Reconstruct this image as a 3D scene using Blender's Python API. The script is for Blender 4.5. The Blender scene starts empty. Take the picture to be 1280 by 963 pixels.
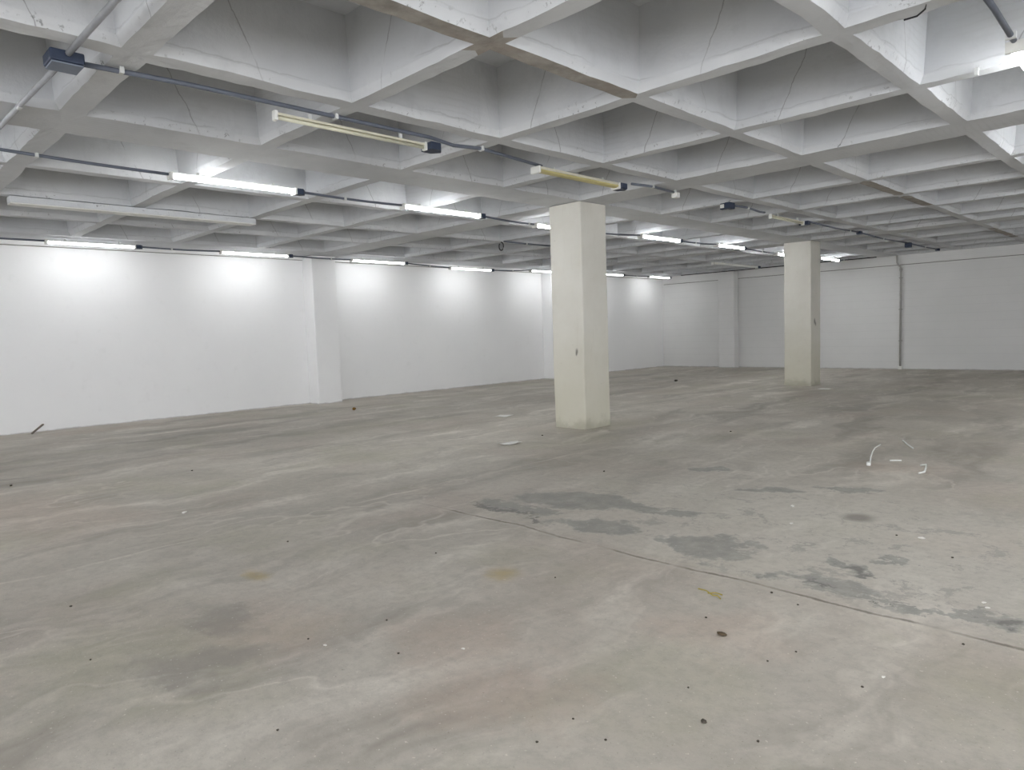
import bpy, bmesh, math, random
from mathutils import Vector, Matrix, noise

random.seed(7)
S = bpy.context.scene
C = S.collection
PI = math.pi

# ------------------------------------------------------------------ layout (metres; x right of the left wall's line, y into the hall)
CAM_H = 1.6
H = 3.633            # underside of the ribs
TOP = H + 0.68       # inside of the coffers
XW, YB = -15.857, 24.613       # left wall, back wall
XR, YR = 8.6, -8.6             # right wall and rear wall (both outside the frame)
YAW, PITCH, ROLL = math.radians(-45.1617), math.radians(-4.3222), math.radians(-1.9393)
FPX = 869.39


# ------------------------------------------------------------------ object helpers
def obj(name, bm, mat, parent=None, smooth=False):
    me = bpy.data.meshes.new(name)
    bm.normal_update()
    bm.to_mesh(me)
    bm.free()
    for m in (mat if isinstance(mat, (list, tuple)) else [mat]):
        me.materials.append(m)
    if smooth:
        for p in me.polygons:
            p.use_smooth = True
    o = bpy.data.objects.new(name, me)
    C.objects.link(o)
    if parent is not None:
        o.parent = parent
    return o


def tag(o, label, cat, group=None, kind=None):
    o['label'] = label
    o['category'] = cat
    if group:
        o['group'] = group
    if kind:
        o['kind'] = kind
    return o


def thing(name, label, cat, loc=(0, 0, 0), rotz=0.0, group=None):
    o = bpy.data.objects.new(name, None)
    o.empty_display_size = 0.1
    C.objects.link(o)
    o.location = loc
    o.rotation_euler = (0, 0, rotz)
    return tag(o, label, cat, group)


def struct(name, bm, mat):
    o = obj(name, bm, mat)
    o['kind'] = 'structure'
    return o


def dup(root, loc, rot=None, label=None, group=None):
    r = root.copy()
    C.objects.link(r)
    r.location = loc
    if rot is not None:
        r.rotation_euler = rot
    if label:
        r['label'] = label
    if group:
        r['group'] = group
    for ch in list(root.children):
        c = ch.copy()
        C.objects.link(c)
        c.parent = r
        for g in ch.children:
            d = g.copy()
            C.objects.link(d)
            d.parent = c
    return r


# ------------------------------------------------------------------ mesh helpers
def quad(bm, pts, mi=0):
    f = bm.faces.new([bm.verts.new(p) for p in pts])
    f.material_index = mi
    return f


def add_box(bm, lo, hi, bevel=0.0, mi=0):
    x0, y0, z0 = lo
    x1, y1, z1 = hi
    v = [bm.verts.new(p) for p in [(x0, y0, z0), (x1, y0, z0), (x1, y1, z0), (x0, y1, z0),
                                   (x0, y0, z1), (x1, y0, z1), (x1, y1, z1), (x0, y1, z1)]]
    fs = []
    for idx in [(0, 3, 2, 1), (4, 5, 6, 7), (0, 1, 5, 4), (1, 2, 6, 5), (2, 3, 7, 6), (3, 0, 4, 7)]:
        f = bm.faces.new([v[i] for i in idx])
        f.material_index = mi
        fs.append(f)
    if bevel > 0:
        es = list({e for f in fs for e in f.edges})
        bmesh.ops.bevel(bm, geom=es, offset=bevel, segments=2, profile=0.5, affect='EDGES')
    return v


def add_tube(bm, pts, r, n=10, caps=True):
    pts = [Vector(p) for p in pts]
    rings = []
    for i, p in enumerate(pts):
        if i == 0:
            t = pts[1] - pts[0]
        elif i == len(pts) - 1:
            t = pts[-1] - pts[-2]
        else:
            t = (pts[i + 1] - p).normalized() + (p - pts[i - 1]).normalized()
        t.normalize()
        a = Vector((0, 0, 1)) if abs(t.z) < 0.9 else Vector((1, 0, 0))
        u = t.cross(a).normalized()
        w = t.cross(u).normalized()
        rr = r[i] if isinstance(r, (list, tuple)) else r
        rings.append([bm.verts.new(p + rr * (math.cos(2 * PI * k / n) * u + math.sin(2 * PI * k / n) * w)) for k in range(n)])
    for a, b in zip(rings, rings[1:]):
        for k in range(n):
            bm.faces.new([a[k], a[(k + 1) % n], b[(k + 1) % n], b[k]])
    if caps:
        bm.faces.new(list(reversed(rings[0])))
        bm.faces.new(rings[-1])
    bmesh.ops.recalc_face_normals(bm, faces=bm.faces)


def add_profile(bm, prof, y0, y1, mi=0):
    """a closed outline in x,z drawn along y"""
    a = [bm.verts.new((x, y0, z)) for x, z in prof]
    b = [bm.verts.new((x, y1, z)) for x, z in prof]
    n = len(prof)
    for k in range(n):
        f = bm.faces.new([a[k], a[(k + 1) % n], b[(k + 1) % n], b[k]])
        f.material_index = mi
    bm.faces.new(list(reversed(a))).material_index = mi
    bm.faces.new(b).material_index = mi
    bmesh.ops.recalc_face_normals(bm, faces=bm.faces)


# ------------------------------------------------------------------ material helpers
class NT:
    def __init__(self, name):
        self.m = bpy.data.materials.new(name)
        self.m.use_nodes = True
        self.t = self.m.node_tree
        self.t.nodes.clear()
        self.out = self.n('ShaderNodeOutputMaterial')
        self.b = self.n('ShaderNodeBsdfPrincipled')
        self.t.links.new(self.b.outputs[0], self.out.inputs[0])

    def n(self, typ, **kw):
        nd = self.t.nodes.new(typ)
        for k, v in kw.items():
            setattr(nd, k, v)
        return nd

    def lk(self, a, b):
        self.t.links.new(a, b)

    def put(self, sock, v):
        if hasattr(v, 'is_linked') or hasattr(v, 'links'):
            self.lk(v, sock)
        else:
            sock.default_value = v

    def math(self, op, a, b=None, c=None, clamp=False):
        nd = self.n('ShaderNodeMath', operation=op, use_clamp=clamp)
        self.put(nd.inputs[0], a)
        if b is not None:
            self.put(nd.inputs[1], b)
        if c is not None:
            self.put(nd.inputs[2], c)
        return nd.outputs[0]

    def vec(self, op, a, b=None, scale=None):
        nd = self.n('ShaderNodeVectorMath', operation=op)
        self.put(nd.inputs[0], a)
        if b is not None:
            self.put(nd.inputs[1], b)
        if scale is not None:
            nd.inputs['Scale'].default_value = scale
        return nd.outputs['Value'] if op in ('LENGTH', 'DISTANCE', 'DOT_PRODUCT') else nd.outputs[0]

    def noise(self, v, scale, detail=4, rough=0.55, dist=0.0, col=False):
        nd = self.n('ShaderNodeTexNoise')
        self.lk(v, nd.inputs['Vector'])
        nd.inputs['Scale'].default_value = scale
        nd.inputs['Detail'].default_value = detail
        nd.inputs['Roughness'].default_value = rough
        nd.inputs['Distortion'].default_value = dist
        return nd.outputs['Color' if col else 'Fac']

    def mapr(self, v, a, b, c=0.0, d=1.0, smooth=False):
        nd = self.n('ShaderNodeMapRange')
        nd.interpolation_type = 'SMOOTHSTEP' if smooth else 'LINEAR'
        self.put(nd.inputs[0], v)
        for i, x in enumerate((a, b, c, d)):
            nd.inputs[i + 1].default_value = x
        return nd.outputs[0]

    def mix(self, f, a, b, blend='MIX'):
        nd = self.n('ShaderNodeMix', data_type='RGBA', blend_type=blend)
        nd.clamp_factor = True
        self.put(nd.inputs[0], f)
        self.put(nd.inputs[6], a if not isinstance(a, tuple) else (*a, 1.0))
        self.put(nd.inputs[7], b if not isinstance(b, tuple) else (*b, 1.0))
        return nd.outputs[2]

    def scaled(self, v, s):
        return self.vec('MULTIPLY', v, s)

    def pos(self):
        return self.n('ShaderNodeTexCoord').outputs['Object']

    def bump(self, h, strength=0.3, dist=0.01):
        nd = self.n('ShaderNodeBump')
        nd.inputs['Strength'].default_value = strength
        nd.inputs['Distance'].default_value = dist
        self.lk(h, nd.inputs['Height'])
        self.lk(nd.outputs[0], self.b.inputs['Normal'])

    def done(self, col, rough=0.8, spec=0.3):
        self.put(self.b.inputs['Base Color'], col if not isinstance(col, tuple) else (*col, 1.0))
        self.put(self.b.inputs['Roughness'], rough)
        self.b.inputs['Specular IOR Level'].default_value = spec
        return self.m

    def blob(self, p, cx, cy, rx, ry, soft=0.3, ang=0.0):
        """an ellipse on the floor with a ragged edge: 1 inside, 0 outside"""
        d = self.vec('SUBTRACT', p, (cx, cy, 0.0))
        if ang:
            r = self.n('ShaderNodeVectorRotate', rotation_type='Z_AXIS')
            self.lk(d, r.inputs['Vector'])
            r.inputs['Angle'].default_value = -ang
            d = r.outputs[0]
        d = self.scaled(d, (1 / rx, 1 / ry, 0.0))
        return self.mapr(self.vec('LENGTH', d), 1 - soft, 1 + soft, 1.0, 0.0, True)


def srgb(r, g, b):
    f = lambda c: (c / 255 / 12.92) if c / 255 <= 0.04045 else ((c / 255 + 0.055) / 1.055) ** 2.4
    return (f(r), f(g), f(b))


def simple(name, rgb, rough=0.6, spec=0.3, var=0.06, scale=12.0, metal=0.0):
    t = NT(name)
    p = t.pos()
    n = t.noise(p, scale, 4)
    k = t.mapr(n, 0.3, 0.7, 1 - var, 1 + var)
    col = t.mix(1.0, rgb, t.n('ShaderNodeCombineColor').outputs[0], 'MULTIPLY')
    cc = t.t.nodes[-2] if False else None
    # brightness variation through a value scale
    vs = t.vec('SCALE', (rgb[0], rgb[1], rgb[2]))
    t.lk(k, vs.node.inputs['Scale'])
    t.b.inputs['Metallic'].default_value = metal
    return t.done(vs, rough, spec)


# ---- painted concrete of the waffle slab
def mat_ceiling():
    t = NT('painted_concrete')
    p = t.pos()
    uv = t.n('ShaderNodeUVMap', uv_map='UVMap').outputs[0]
    uc = t.n('ShaderNodeUVMap', uv_map='Crack').outputs[0]
    sp = t.n('ShaderNodeSeparateXYZ')
    t.lk(uc, sp.inputs[0])
    s, v = sp.outputs[0], sp.outputs[1]
    base = t.mix(t.mapr(t.noise(p, 0.7, 3), 0.3, 0.7), (0.53, 0.545, 0.566), (0.63, 0.642, 0.656))
    # thin patchy paint
    base = t.mix(t.mapr(t.noise(p, 3.3, 5, 0.65), 0.52, 0.78, 0.0, 0.55), base, (0.45, 0.463, 0.482))
    # boarding lines left by the formwork
    w = t.n('ShaderNodeTexWave', wave_type='BANDS', bands_direction='Y')
    t.lk(t.vec('ADD', uv, t.vec('SCALE', t.noise(uv, 1.3, 3, col=True), scale=0.1)), w.inputs['Vector'])
    w.inputs['Scale'].default_value = 5.0
    w.inputs['Distortion'].default_value = 2.5
    w.inputs['Detail'].default_value = 3
    gate = t.mapr(t.noise(p, 0.8, 2), 0.5, 0.66)
    wv = t.math('MULTIPLY', t.mapr(w.outputs['Fac'], 0.0, 0.35, 1.0, 0.0), gate)
    base = t.mix(t.math('MULTIPLY', wv, 0.16), base, (0.4, 0.4, 0.4))
    # slanting seam of the pan
    wob = t.math('MULTIPLY', t.math('SUBTRACT', t.noise(uv, 5.0, 4), 0.5), 0.05)
    d = t.math('ABSOLUTE', t.math('ADD', t.math('SUBTRACT', s, t.math('SUBTRACT', 0.62, t.math('MULTIPLY', v, 0.24))), wob))
    seam = t.mapr(d, 0.0015, 0.0052, 1.0, 0.0)
    seam = t.math('MULTIPLY', seam, t.mapr(t.noise(p, 2.1, 2), 0.4, 0.5))
    base = t.mix(t.math('MULTIPLY', seam, 0.6), base, (0.2, 0.2, 0.205))
    # grime, pock marks and flash along the foot of each side
    pock = t.mapr(t.noise(p, 20.0, 3, 0.7), 0.6, 0.66)
    foot = t.mapr(v, 0.0, 0.17, 1.0, 0.0)
    pk = t.math('MULTIPLY', t.math('MULTIPLY', pock, foot), t.mapr(t.noise(p, 1.6, 2), 0.45, 0.6))
    base = t.mix(t.math('MULTIPLY', pk, 0.75), base, (0.1, 0.1, 0.1))
    ln = t.math('ABSOLUTE', t.math('SUBTRACT', v, t.math('MULTIPLY_ADD', t.noise(p, 4.0, 4), 0.12, 0.065)))
    fl = t.math('MULTIPLY', t.mapr(ln, 0.004, 0.012, 1.0, 0.0), t.mapr(t.noise(p, 1.1, 2), 0.45, 0.55))
    base = t.mix(t.math('MULTIPLY', fl, 0.26), base, (0.25, 0.25, 0.25))
    t.bump(t.noise(p, 7.0, 4, 0.7), 0.55, 0.012)
    return t.done(base, 0.85, 0.2)


def mat_bare():
    t = NT('bare_concrete')
    p = t.pos()
    c = t.mix(t.mapr(t.noise(p, 5.0, 5, 0.65), 0.3, 0.7), srgb(138, 134, 128), srgb(178, 173, 166))
    c = t.mix(t.mapr(t.noise(p, 1.2, 3), 0.55, 0.7, 0, 0.6), c, srgb(168, 156, 147))
    t.bump(t.noise(p, 14.0, 5), 0.6, 0.012)
    return t.done(c, 0.9, 0.2)


def mat_wall(name, c0, c1, course=0.0, dirt=0.5):  # dirt: strength of the foot dirt and of the painted floor gap shade
    t = NT(name)
    p = t.pos()
    c = t.mix(t.mapr(t.noise(p, 0.6, 4), 0.3, 0.7), c0, c1)
    c = t.mix(t.mapr(t.noise(p, 4.0, 5, 0.65), 0.6, 0.85, 0, 0.2), c, (0.6, 0.6, 0.585))
    sp = t.n('ShaderNodeSeparateXYZ')
    t.lk(p, sp.inputs[0])
    z = sp.outputs[2]
    hgt = t.noise(p, 6.0, 5)
    if course:
        fr = t.math('FRACT', t.math('DIVIDE', t.math('ADD', z, t.math('MULTIPLY', t.noise(p, 0.7, 2), 0.02)), course))
        g = t.mapr(t.math('ABSOLUTE', t.math('SUBTRACT', fr, 0.5)), 0.44, 0.5)
        c = t.mix(t.math('MULTIPLY', g, 0.10), c, (0.4, 0.4, 0.39))
        hgt = t.math('SUBTRACT', hgt, t.math('MULTIPLY', g, 0.5))
    # scuffs and splashed dirt along the foot, plus painted shade of the floor gap
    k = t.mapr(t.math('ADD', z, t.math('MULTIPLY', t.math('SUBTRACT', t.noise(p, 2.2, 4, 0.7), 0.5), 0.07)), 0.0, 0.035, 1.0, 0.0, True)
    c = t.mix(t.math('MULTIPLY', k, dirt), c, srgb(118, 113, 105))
    t.bump(t.noise(p, 6.0, 3), 0.18, 0.01)
    return t.done(c, 0.75, 0.25)


def mat_column():
    t = NT('cream_painted_column')
    p = t.pos()
    c = t.mix(t.mapr(t.noise(p, 1.1, 4), 0.3, 0.7), srgb(208, 205, 195), srgb(220, 218, 210))
    c = t.mix(t.mapr(t.noise(t.scaled(p, (3, 3, 0.6)), 2.2, 5, 0.65), 0.55, 0.8, 0, 0.35), c, srgb(196, 192, 178))
    sp = t.n('ShaderNodeSeparateXYZ')
    t.lk(p, sp.inputs[0])
    z = sp.outputs[2]
    yel = t.mapr(t.math('ADD', z, t.math('MULTIPLY', t.noise(p, 1.0, 3), 0.8)), 0.6, 2.4, 0.55, 0.0, True)
    c = t.mix(yel, c, srgb(196, 192, 171))
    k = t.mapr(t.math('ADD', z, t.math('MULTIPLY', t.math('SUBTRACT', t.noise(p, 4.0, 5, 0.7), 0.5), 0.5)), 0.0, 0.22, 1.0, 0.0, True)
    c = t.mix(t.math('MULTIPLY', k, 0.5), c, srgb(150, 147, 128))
    sc = t.mapr(t.noise(p, 9.0, 4, 0.6), 0.7, 0.76)
    c = t.mix(t.math('MULTIPLY', sc, 0.35), c, srgb(120, 116, 105))
    # two scuff marks
    for (x, y, zz, r) in ((-7.19, 8.64, 1.26, 0.035), (-7.2, 8.64, 1.22, 0.025), (-7.05, 17.82, 1.62, 0.06), (-7.05, 17.88, 1.56, 0.04)):
        d = t.vec('DISTANCE', t.scaled(t.vec('ADD', p, t.vec('SCALE', t.noise(p, 18.0, 3, col=True), scale=0.0)), (1, 1, 0.55)), (x, y, zz * 0.55))
        c = t.mix(t.mapr(d, r * 0.3, r, 0.8, 0.0), c, srgb(95, 92, 85))
    t.bump(t.noise(p, 9.0, 6, 0.6), 0.35, 0.01)
    return t.done(c, 0.7, 0.3)


def mat_floor():
    t = NT('worn_concrete')
    p = t.pos()
    sp = t.n('ShaderNodeSeparateXYZ')
    t.lk(p, sp.inputs[0])
    x, y = sp.outputs[0], sp.outputs[1]
    warp = t.vec('SCALE', t.vec('SUBTRACT', t.noise(p, 0.55, 4, col=True), (0.5, 0.5, 0.5)), scale=1.3)
    pw = t.vec('ADD', p, warp)
    base = t.mix(t.mapr(t.noise(p, 0.33, 4, 0.6), 0.33, 0.67), srgb(164, 159, 149), srgb(187, 183, 174))
    base = t.mix(t.mapr(t.noise(pw, 1.4, 4, 0.65), 0.42, 0.72, 0, 0.65), base, srgb(152, 148, 139))
    # long trowel sweeps, pale and dark
    st = t.noise(t.scaled(pw, (1.0, 0.22, 1.0)), 1.9, 5, 0.65)
    base = t.mix(t.mapr(st, 0.53, 0.7, 0, 0.75), base, srgb(208, 204, 194))
    st2 = t.noise(t.scaled(t.vec('ADD', pw, (7.3, 2.1, 0.0)), (1.0, 0.16, 1.0)), 1.3, 5, 0.6)
    base = t.mix(t.mapr(st2, 0.51, 0.66, 0, 0.75), base, srgb(136, 131, 122))
    arc = t.math('ABSOLUTE', t.math('SUBTRACT', t.noise(t.scaled(pw, (1.0, 0.35, 1.0)), 0.9, 3, 0.5), 0.5))
    base = t.mix(t.math('MULTIPLY', t.mapr(arc, 0.0, 0.012, 0.5, 0.0), t.mapr(t.noise(p, 0.5, 2), 0.45, 0.6)), base, srgb(208, 204, 195))
    # rusty pink and greenish tints
    base = t.mix(t.mapr(t.noise(t.vec('ADD', p, (31, 4, 0)), 0.55, 5, 0.62), 0.5, 0.68, 0, 0.42), base, srgb(168, 157, 147))
    base = t.mix(t.mapr(t.noise(t.vec('ADD', p, (3, 44, 0)), 0.7, 4, 0.6), 0.52, 0.7, 0, 0.5), base, srgb(160, 158, 138))
    # patches with their own place: ragged edge from warped coordinates
    rag = t.vec('ADD', t.vec('SCALE', t.vec('SUBTRACT', t.noise(p, 2.1, 4, 0.6, col=True), (0.5, 0.5, 0.5)), scale=0.8),
                t.vec('SCALE', t.vec('SUBTRACT', t.noise(p, 11.0, 5, 0.7, col=True), (0.5, 0.5, 0.5)), scale=0.33))
    q = t.vec('ADD', p, rag)

    def cover(mask, col, amt):
        nonlocal base
        base = t.mix(t.math('MULTIPLY', mask, amt), base, col)

    for (cx, cy, rx, ry, ang) in ((-1.77, 3.23, .35, .3, 0), (-1.08, 5.72, .5, .35, .4), (-2.2, 2.0, .35, .2, .7), (-2.78, 2.23, .3, .25, 0),
                                  (-8.0, 1.5, 1.2, .5, .2), (-3.6, 1.7, .35, .3, 0), (-2.3, 8.2, .5, .3, .4), (-15.0, 4.0, .35, 1.0, 0)):
        cover(t.blob(q, cx, cy, rx, ry, 0.7, ang), srgb(170, 152, 138), 0.35)
    for (cx, cy, rx, ry) in ((-3.27, 3.12, .1, .09), (-4.6, 2.0, .12, .05)):
        cover(t.blob(t.vec('ADD', p, t.vec('SCALE', rag, scale=0.25)), cx, cy, rx, ry, 0.8), srgb(160, 138, 70), 0.55)
    # pale skim coat beyond the joint
    far = t.mapr(y, 4.0, 4.1, 0.0, 1.0)
    skim = t.math('MULTIPLY', far, t.blob(q, -2.2, 5.2, 2.6, 1.5, 0.55))
    cover(skim, srgb(190, 187, 178), 0.6)
    # worn grey patches where the skim has come away
    pat = None
    for (cx, cy, rx, ry, ang) in ((-2.55, 4.38, .28, .24, .3), (-2.55, 4.62, .18, .26, -.5), (-4.1, 4.95, .7, .27, .2), (-4.45, 4.4, .5, .15, 0.1),
                                  (-3.5, 4.35, .35, .18, 0), (-3.2, 5.1, .25, .12, 0.5), (-1.62, 4.62, .13, .1, 0), (-1.62, 4.28, .3, .14, .1), (-1.3, 4.17, .2, .05, .1),
                                  (-.76, 4.2, .14, .13, 0.5), (-1.0, 4.1, .2, .05, .2), (-3.0, 6.4, .35, .12, .6), (-2.4, 6.9, .25, .1, .2),
                                  (-3.9, 6.9, .25, .12, .5), (-1.45, 4.95, .15, .06, 0.2)):
        b = t.blob(q, cx, cy, rx, ry, 0.16, ang)
        pat = b if pat is None else t.math('MAXIMUM', pat, b)
    grain = t.mapr(t.noise(p, 6.0, 5, 0.7), 0.3, 0.6, 0.55, 1.0)
    halo = t.mapr(t.noise(q, 3.0, 5, 0.7), 0.56, 0.6)
    cover(t.math('MULTIPLY', skim, halo), srgb(148, 146, 139), 0.7)
    cover(t.math('MULTIPLY', t.math('MULTIPLY', pat, grain), far), srgb(136, 136, 131), 0.9)
    for (cx, cy, rx, ry, ang) in ((-1.58, 4.6, .09, .06, 0), (-1.72, 4.22, .12, .025, .05), (-4.55, 4.25, .35, .05, 0.1), (-.74, 4.2, .07, .07, 0), (-4.0, 4.25, .16, .05, 0),
                                  (-1.22, 4.1, .07, .015, .05)):
        cover(t.blob(q, cx, cy, rx, ry, 0.4, ang), srgb(104, 104, 100), 0.8)
    cover(t.blob(t.vec('ADD', p, t.vec('SCALE', rag, scale=0.1)), -1.98, 5.9, .11, .12, 0.6), srgb(110, 104, 97), 0.75)
    # dark smears near the left foreground
    for (cx, cy, rx, ry, ang) in ((-3.55, 1.3, .22, .14, .3), (-4.0, 1.55, .3, .1, .2), (-3.5, 1.1, .28, .1, .1)):
        cover(t.blob(q, cx, cy, rx, ry, 0.7, ang), srgb(132, 128, 122), 0.6)
    # construction joint: a dark, uneven groove parallel to the rear of the hall
    jy = t.math('ADD', t.math('ADD', 3.985, t.math('MULTIPLY', t.math('SUBTRACT', t.noise(t.scaled(p, (1, 0, 0)), 0.6, 2), 0.5), 0.22)),
                t.math('MULTIPLY', t.math('SUBTRACT', t.noise(p, 7.0, 4, 0.7), 0.5), 0.05))
    dj = t.math('ABSOLUTE', t.math('SUBTRACT', y, jy))
    span = t.math('MULTIPLY', t.mapr(x, -5.4, -4.7, 0.0, 1.0), t.mapr(t.noise(t.scaled(p, (1, 0, 0)), 1.7, 4), 0.4, 0.52, 0.12, 1.0))
    joint = t.math('MULTIPLY', t.mapr(t.math('ADD', dj, t.math('MULTIPLY', t.math('SUBTRACT', grain, 0.8), 0.02)), 0.006, 0.022, 1.0, 0.0), span)
    cover(t.math('MULTIPLY', t.mapr(dj, 0.01, 0.06, 1.0, 0.0), span), srgb(196, 191, 180), 0.4)
    cover(joint, srgb(98, 91, 80), 0.85)
    # faint second groove running away towards the column
    x2 = t.math('ADD', -5.8, t.math('MULTIPLY', t.math('SUBTRACT', t.noise(p, 1.2, 3), 0.5), 0.25))
    d2 = t.math('ABSOLUTE', t.math('SUBTRACT', x, x2))
    cover(t.math('MULTIPLY', t.mapr(d2, 0.008, 0.028, 1.0, 0.0), t.mapr(t.noise(p, 0.8, 3), 0.45, 0.6)), srgb(206, 201, 191), 0.55)
    # aggregate specks
    fine = t.noise(p, 55.0, 3, 0.7)
    cover(t.mapr(fine, 0.64, 0.7), srgb(105, 101, 93), 0.45)
    cover(t.mapr(t.noise(t.vec('ADD', p, (9, 9, 0)), 48.0, 2, 0.6), 0.67, 0.72), srgb(214, 210, 200), 0.5)
    cover(t.mapr(t.noise(p, 13.0, 5, 0.78), 0.45, 0.75), srgb(138, 134, 127), 0.5)
    t.bump(t.noise(p, 10.0, 5, 0.72), 0.3, 0.012)
    base = t.mix(1.0, base, (1.13, 1.11, 1.095), 'MULTIPLY')
    return t.done(base, t.mapr(st, 0.3, 0.7, 0.72, 0.5), 0.35)


def mat_emit(name, col, strength):
    m = bpy.data.materials.new(name)
    m.use_nodes = True
    nt = m.node_tree
    b = nt.nodes['Principled BSDF']
    b.inputs['Base Color'].default_value = (0.9, 0.9, 0.9, 1)
    b.inputs['Roughness'].default_value = 0.4
    b.inputs['Emission Color'].default_value = (*col, 1)
    b.inputs['Emission Strength'].default_value = strength
    return m


M_CEIL, M_BARE = mat_ceiling(), mat_bare()
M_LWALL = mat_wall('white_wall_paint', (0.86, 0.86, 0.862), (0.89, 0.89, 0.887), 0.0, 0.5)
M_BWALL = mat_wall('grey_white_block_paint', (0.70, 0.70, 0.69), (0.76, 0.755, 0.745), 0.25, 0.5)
M_COL = mat_column()
M_FLOOR = mat_floor()
M_TUBE = mat_emit('lit_tube', (0.97, 0.985, 1.0), 23.0)
M_WTUBE = mat_emit('lit_wall_row_tube', (0.97, 0.985, 1.0), 12.5)


def plain(name, rgb, rough=0.6, spec=0.3, var=0.06, scale=12.0, metal=0.0):
    t = NT(name)
    k = t.mapr(t.noise(t.pos(), scale, 4), 0.3, 0.7, 1 - var, 1 + var)
    nd = t.n('ShaderNodeVectorMath', operation='SCALE')
    nd.inputs[0].default_value = rgb
    t.lk(k, nd.inputs['Scale'])
    t.b.inputs['Metallic'].default_value = metal
    return t.done(nd.outputs[0], rough, spec)


M_WHITE = plain('white_enamel', srgb(225, 225, 220), 0.45)
M_CREAM = plain('cream_enamel', srgb(214, 210, 190), 0.5)
M_OLDTUBE = plain('dead_tube_glass', srgb(205, 203, 182), 0.3, 0.5)
M_YELLOW = plain('yellowed_diffuser', srgb(190, 180, 128), 0.45)
M_PIPE = plain('slate_conduit', srgb(96, 101, 112), 0.45, 0.4, 0.1)
M_GALV = plain('grey_conduit', srgb(150, 152, 156), 0.45, 0.4, 0.1)
M_BOX = plain('navy_plastic', srgb(44, 54, 74), 0.5, 0.4)
M_BOXLID = plain('grey_blue_lid', srgb(112, 120, 134), 0.5, 0.4)
M_JOINT_SHADE = plain('painted_joint_shade', srgb(122, 119, 112), 0.9)  # shade line under the beams, put in as dark colour
M_CLIP = plain('pale_clip', srgb(200, 202, 200), 0.45)
M_BLACK = plain('black_rubber', srgb(38, 38, 40), 0.6)
M_PAPER = plain('white_paper', srgb(226, 225, 220), 0.8)
M_INK = plain('grey_print', srgb(150, 150, 150), 0.8)
M_STICK = plain('weathered_wood', srgb(120, 112, 104), 0.8, 0.2, 0.2, 30)
M_STONE = plain('dark_grit', srgb(78, 73, 66), 0.9, 0.2, 0.25, 60)
M_CHIPW = plain('plaster_white', srgb(228, 226, 220), 0.8, 0.2)
M_LEAF = plain('dry_leaf', srgb(88, 76, 60), 0.8, 0.2, 0.25, 40)
M_BROWN = plain('ochre_lump', srgb(128, 96, 50), 0.8, 0.2, 0.2, 40)
M_TWIG = plain('straw', srgb(172, 156, 84), 0.8, 0.2)
M_STRAP = plain('white_plastic_strap', srgb(228, 230, 226), 0.5, 0.4)
M_DRAIN = plain('grey_drain_pipe', srgb(168, 167, 162), 0.5, 0.4)

# ------------------------------------------------------------------ setting: floor and walls
bm = bmesh.new()
quad(bm, [(XW - 0.3, YR, 0), (XR, YR, 0), (XR, YB + 0.3, 0), (XW - 0.3, YB + 0.3, 0)])
struct('floor', bm, M_FLOOR)

bm = bmesh.new()
add_box(bm, (XW - 0.25, YR, -0.02), (XW, YB, TOP + 0.2))
struct('wall_left', bm, M_LWALL)
bm = bmesh.new()
add_box(bm, (XW - 0.25, YB, -0.02), (XR, YB + 0.25, TOP + 0.2))
struct('wall_back', bm, M_BWALL)
# unseen rear and right walls, with openings added to let in fill daylight
OPEN_Z0, OPEN_Z1 = 0.25, 3.3
R_OPEN = (-8.2, 8.0)
bm = bmesh.new()
add_box(bm, (XR, R_OPEN[1], -0.02), (XR + 0.25, YB + 0.25, TOP + 0.2))
add_box(bm, (XR, YR, -0.02), (XR + 0.25, R_OPEN[1], OPEN_Z0))
add_box(bm, (XR, YR, OPEN_Z1), (XR + 0.25, R_OPEN[1], TOP + 0.2))
struct('wall_right', bm, M_BWALL)
bm = bmesh.new()
add_box(bm, (XW - 0.25, YR - 0.25, -0.02), (XR + 0.25, YR, OPEN_Z0))
add_box(bm, (XW - 0.25, YR - 0.25, OPEN_Z1), (XR + 0.25, YR, TOP + 0.2))
add_box(bm, (XW - 0.25, YR - 0.25, OPEN_Z0), (-10.0, YR, OPEN_Z1))
for wx in (-4.5, 1.5, XR - 0.2):
    add_box(bm, (wx - 0.2, YR - 0.25, OPEN_Z0), (wx + 0.2, YR, OPEN_Z1))
struct('wall_rear', bm, M_BWALL)


def portal(loc, rot, sx, sy):  # sampling guide for the added openings, emits nothing itself
    l = bpy.data.lights.new('added_opening_portal', 'AREA')
    l.shape = 'RECTANGLE'
    l.size, l.size_y = sx, sy
    l.cycles.is_portal = True
    o = bpy.data.objects.new('added_opening_portal', l)
    C.objects.link(o)
    o.location = loc
    o.rotation_euler = rot


portal(((-10.0 + XR) / 2, YR - 0.1, (OPEN_Z0 + OPEN_Z1) / 2), (PI / 2, 0, PI), XR + 10.0, OPEN_Z1 - OPEN_Z0)
portal((XR + 0.1, (R_OPEN[0] + R_OPEN[1]) / 2, (OPEN_Z0 + OPEN_Z1) / 2), (PI / 2, 0, -PI / 2), R_OPEN[1] - R_OPEN[0], OPEN_Z1 - OPEN_Z0)

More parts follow.
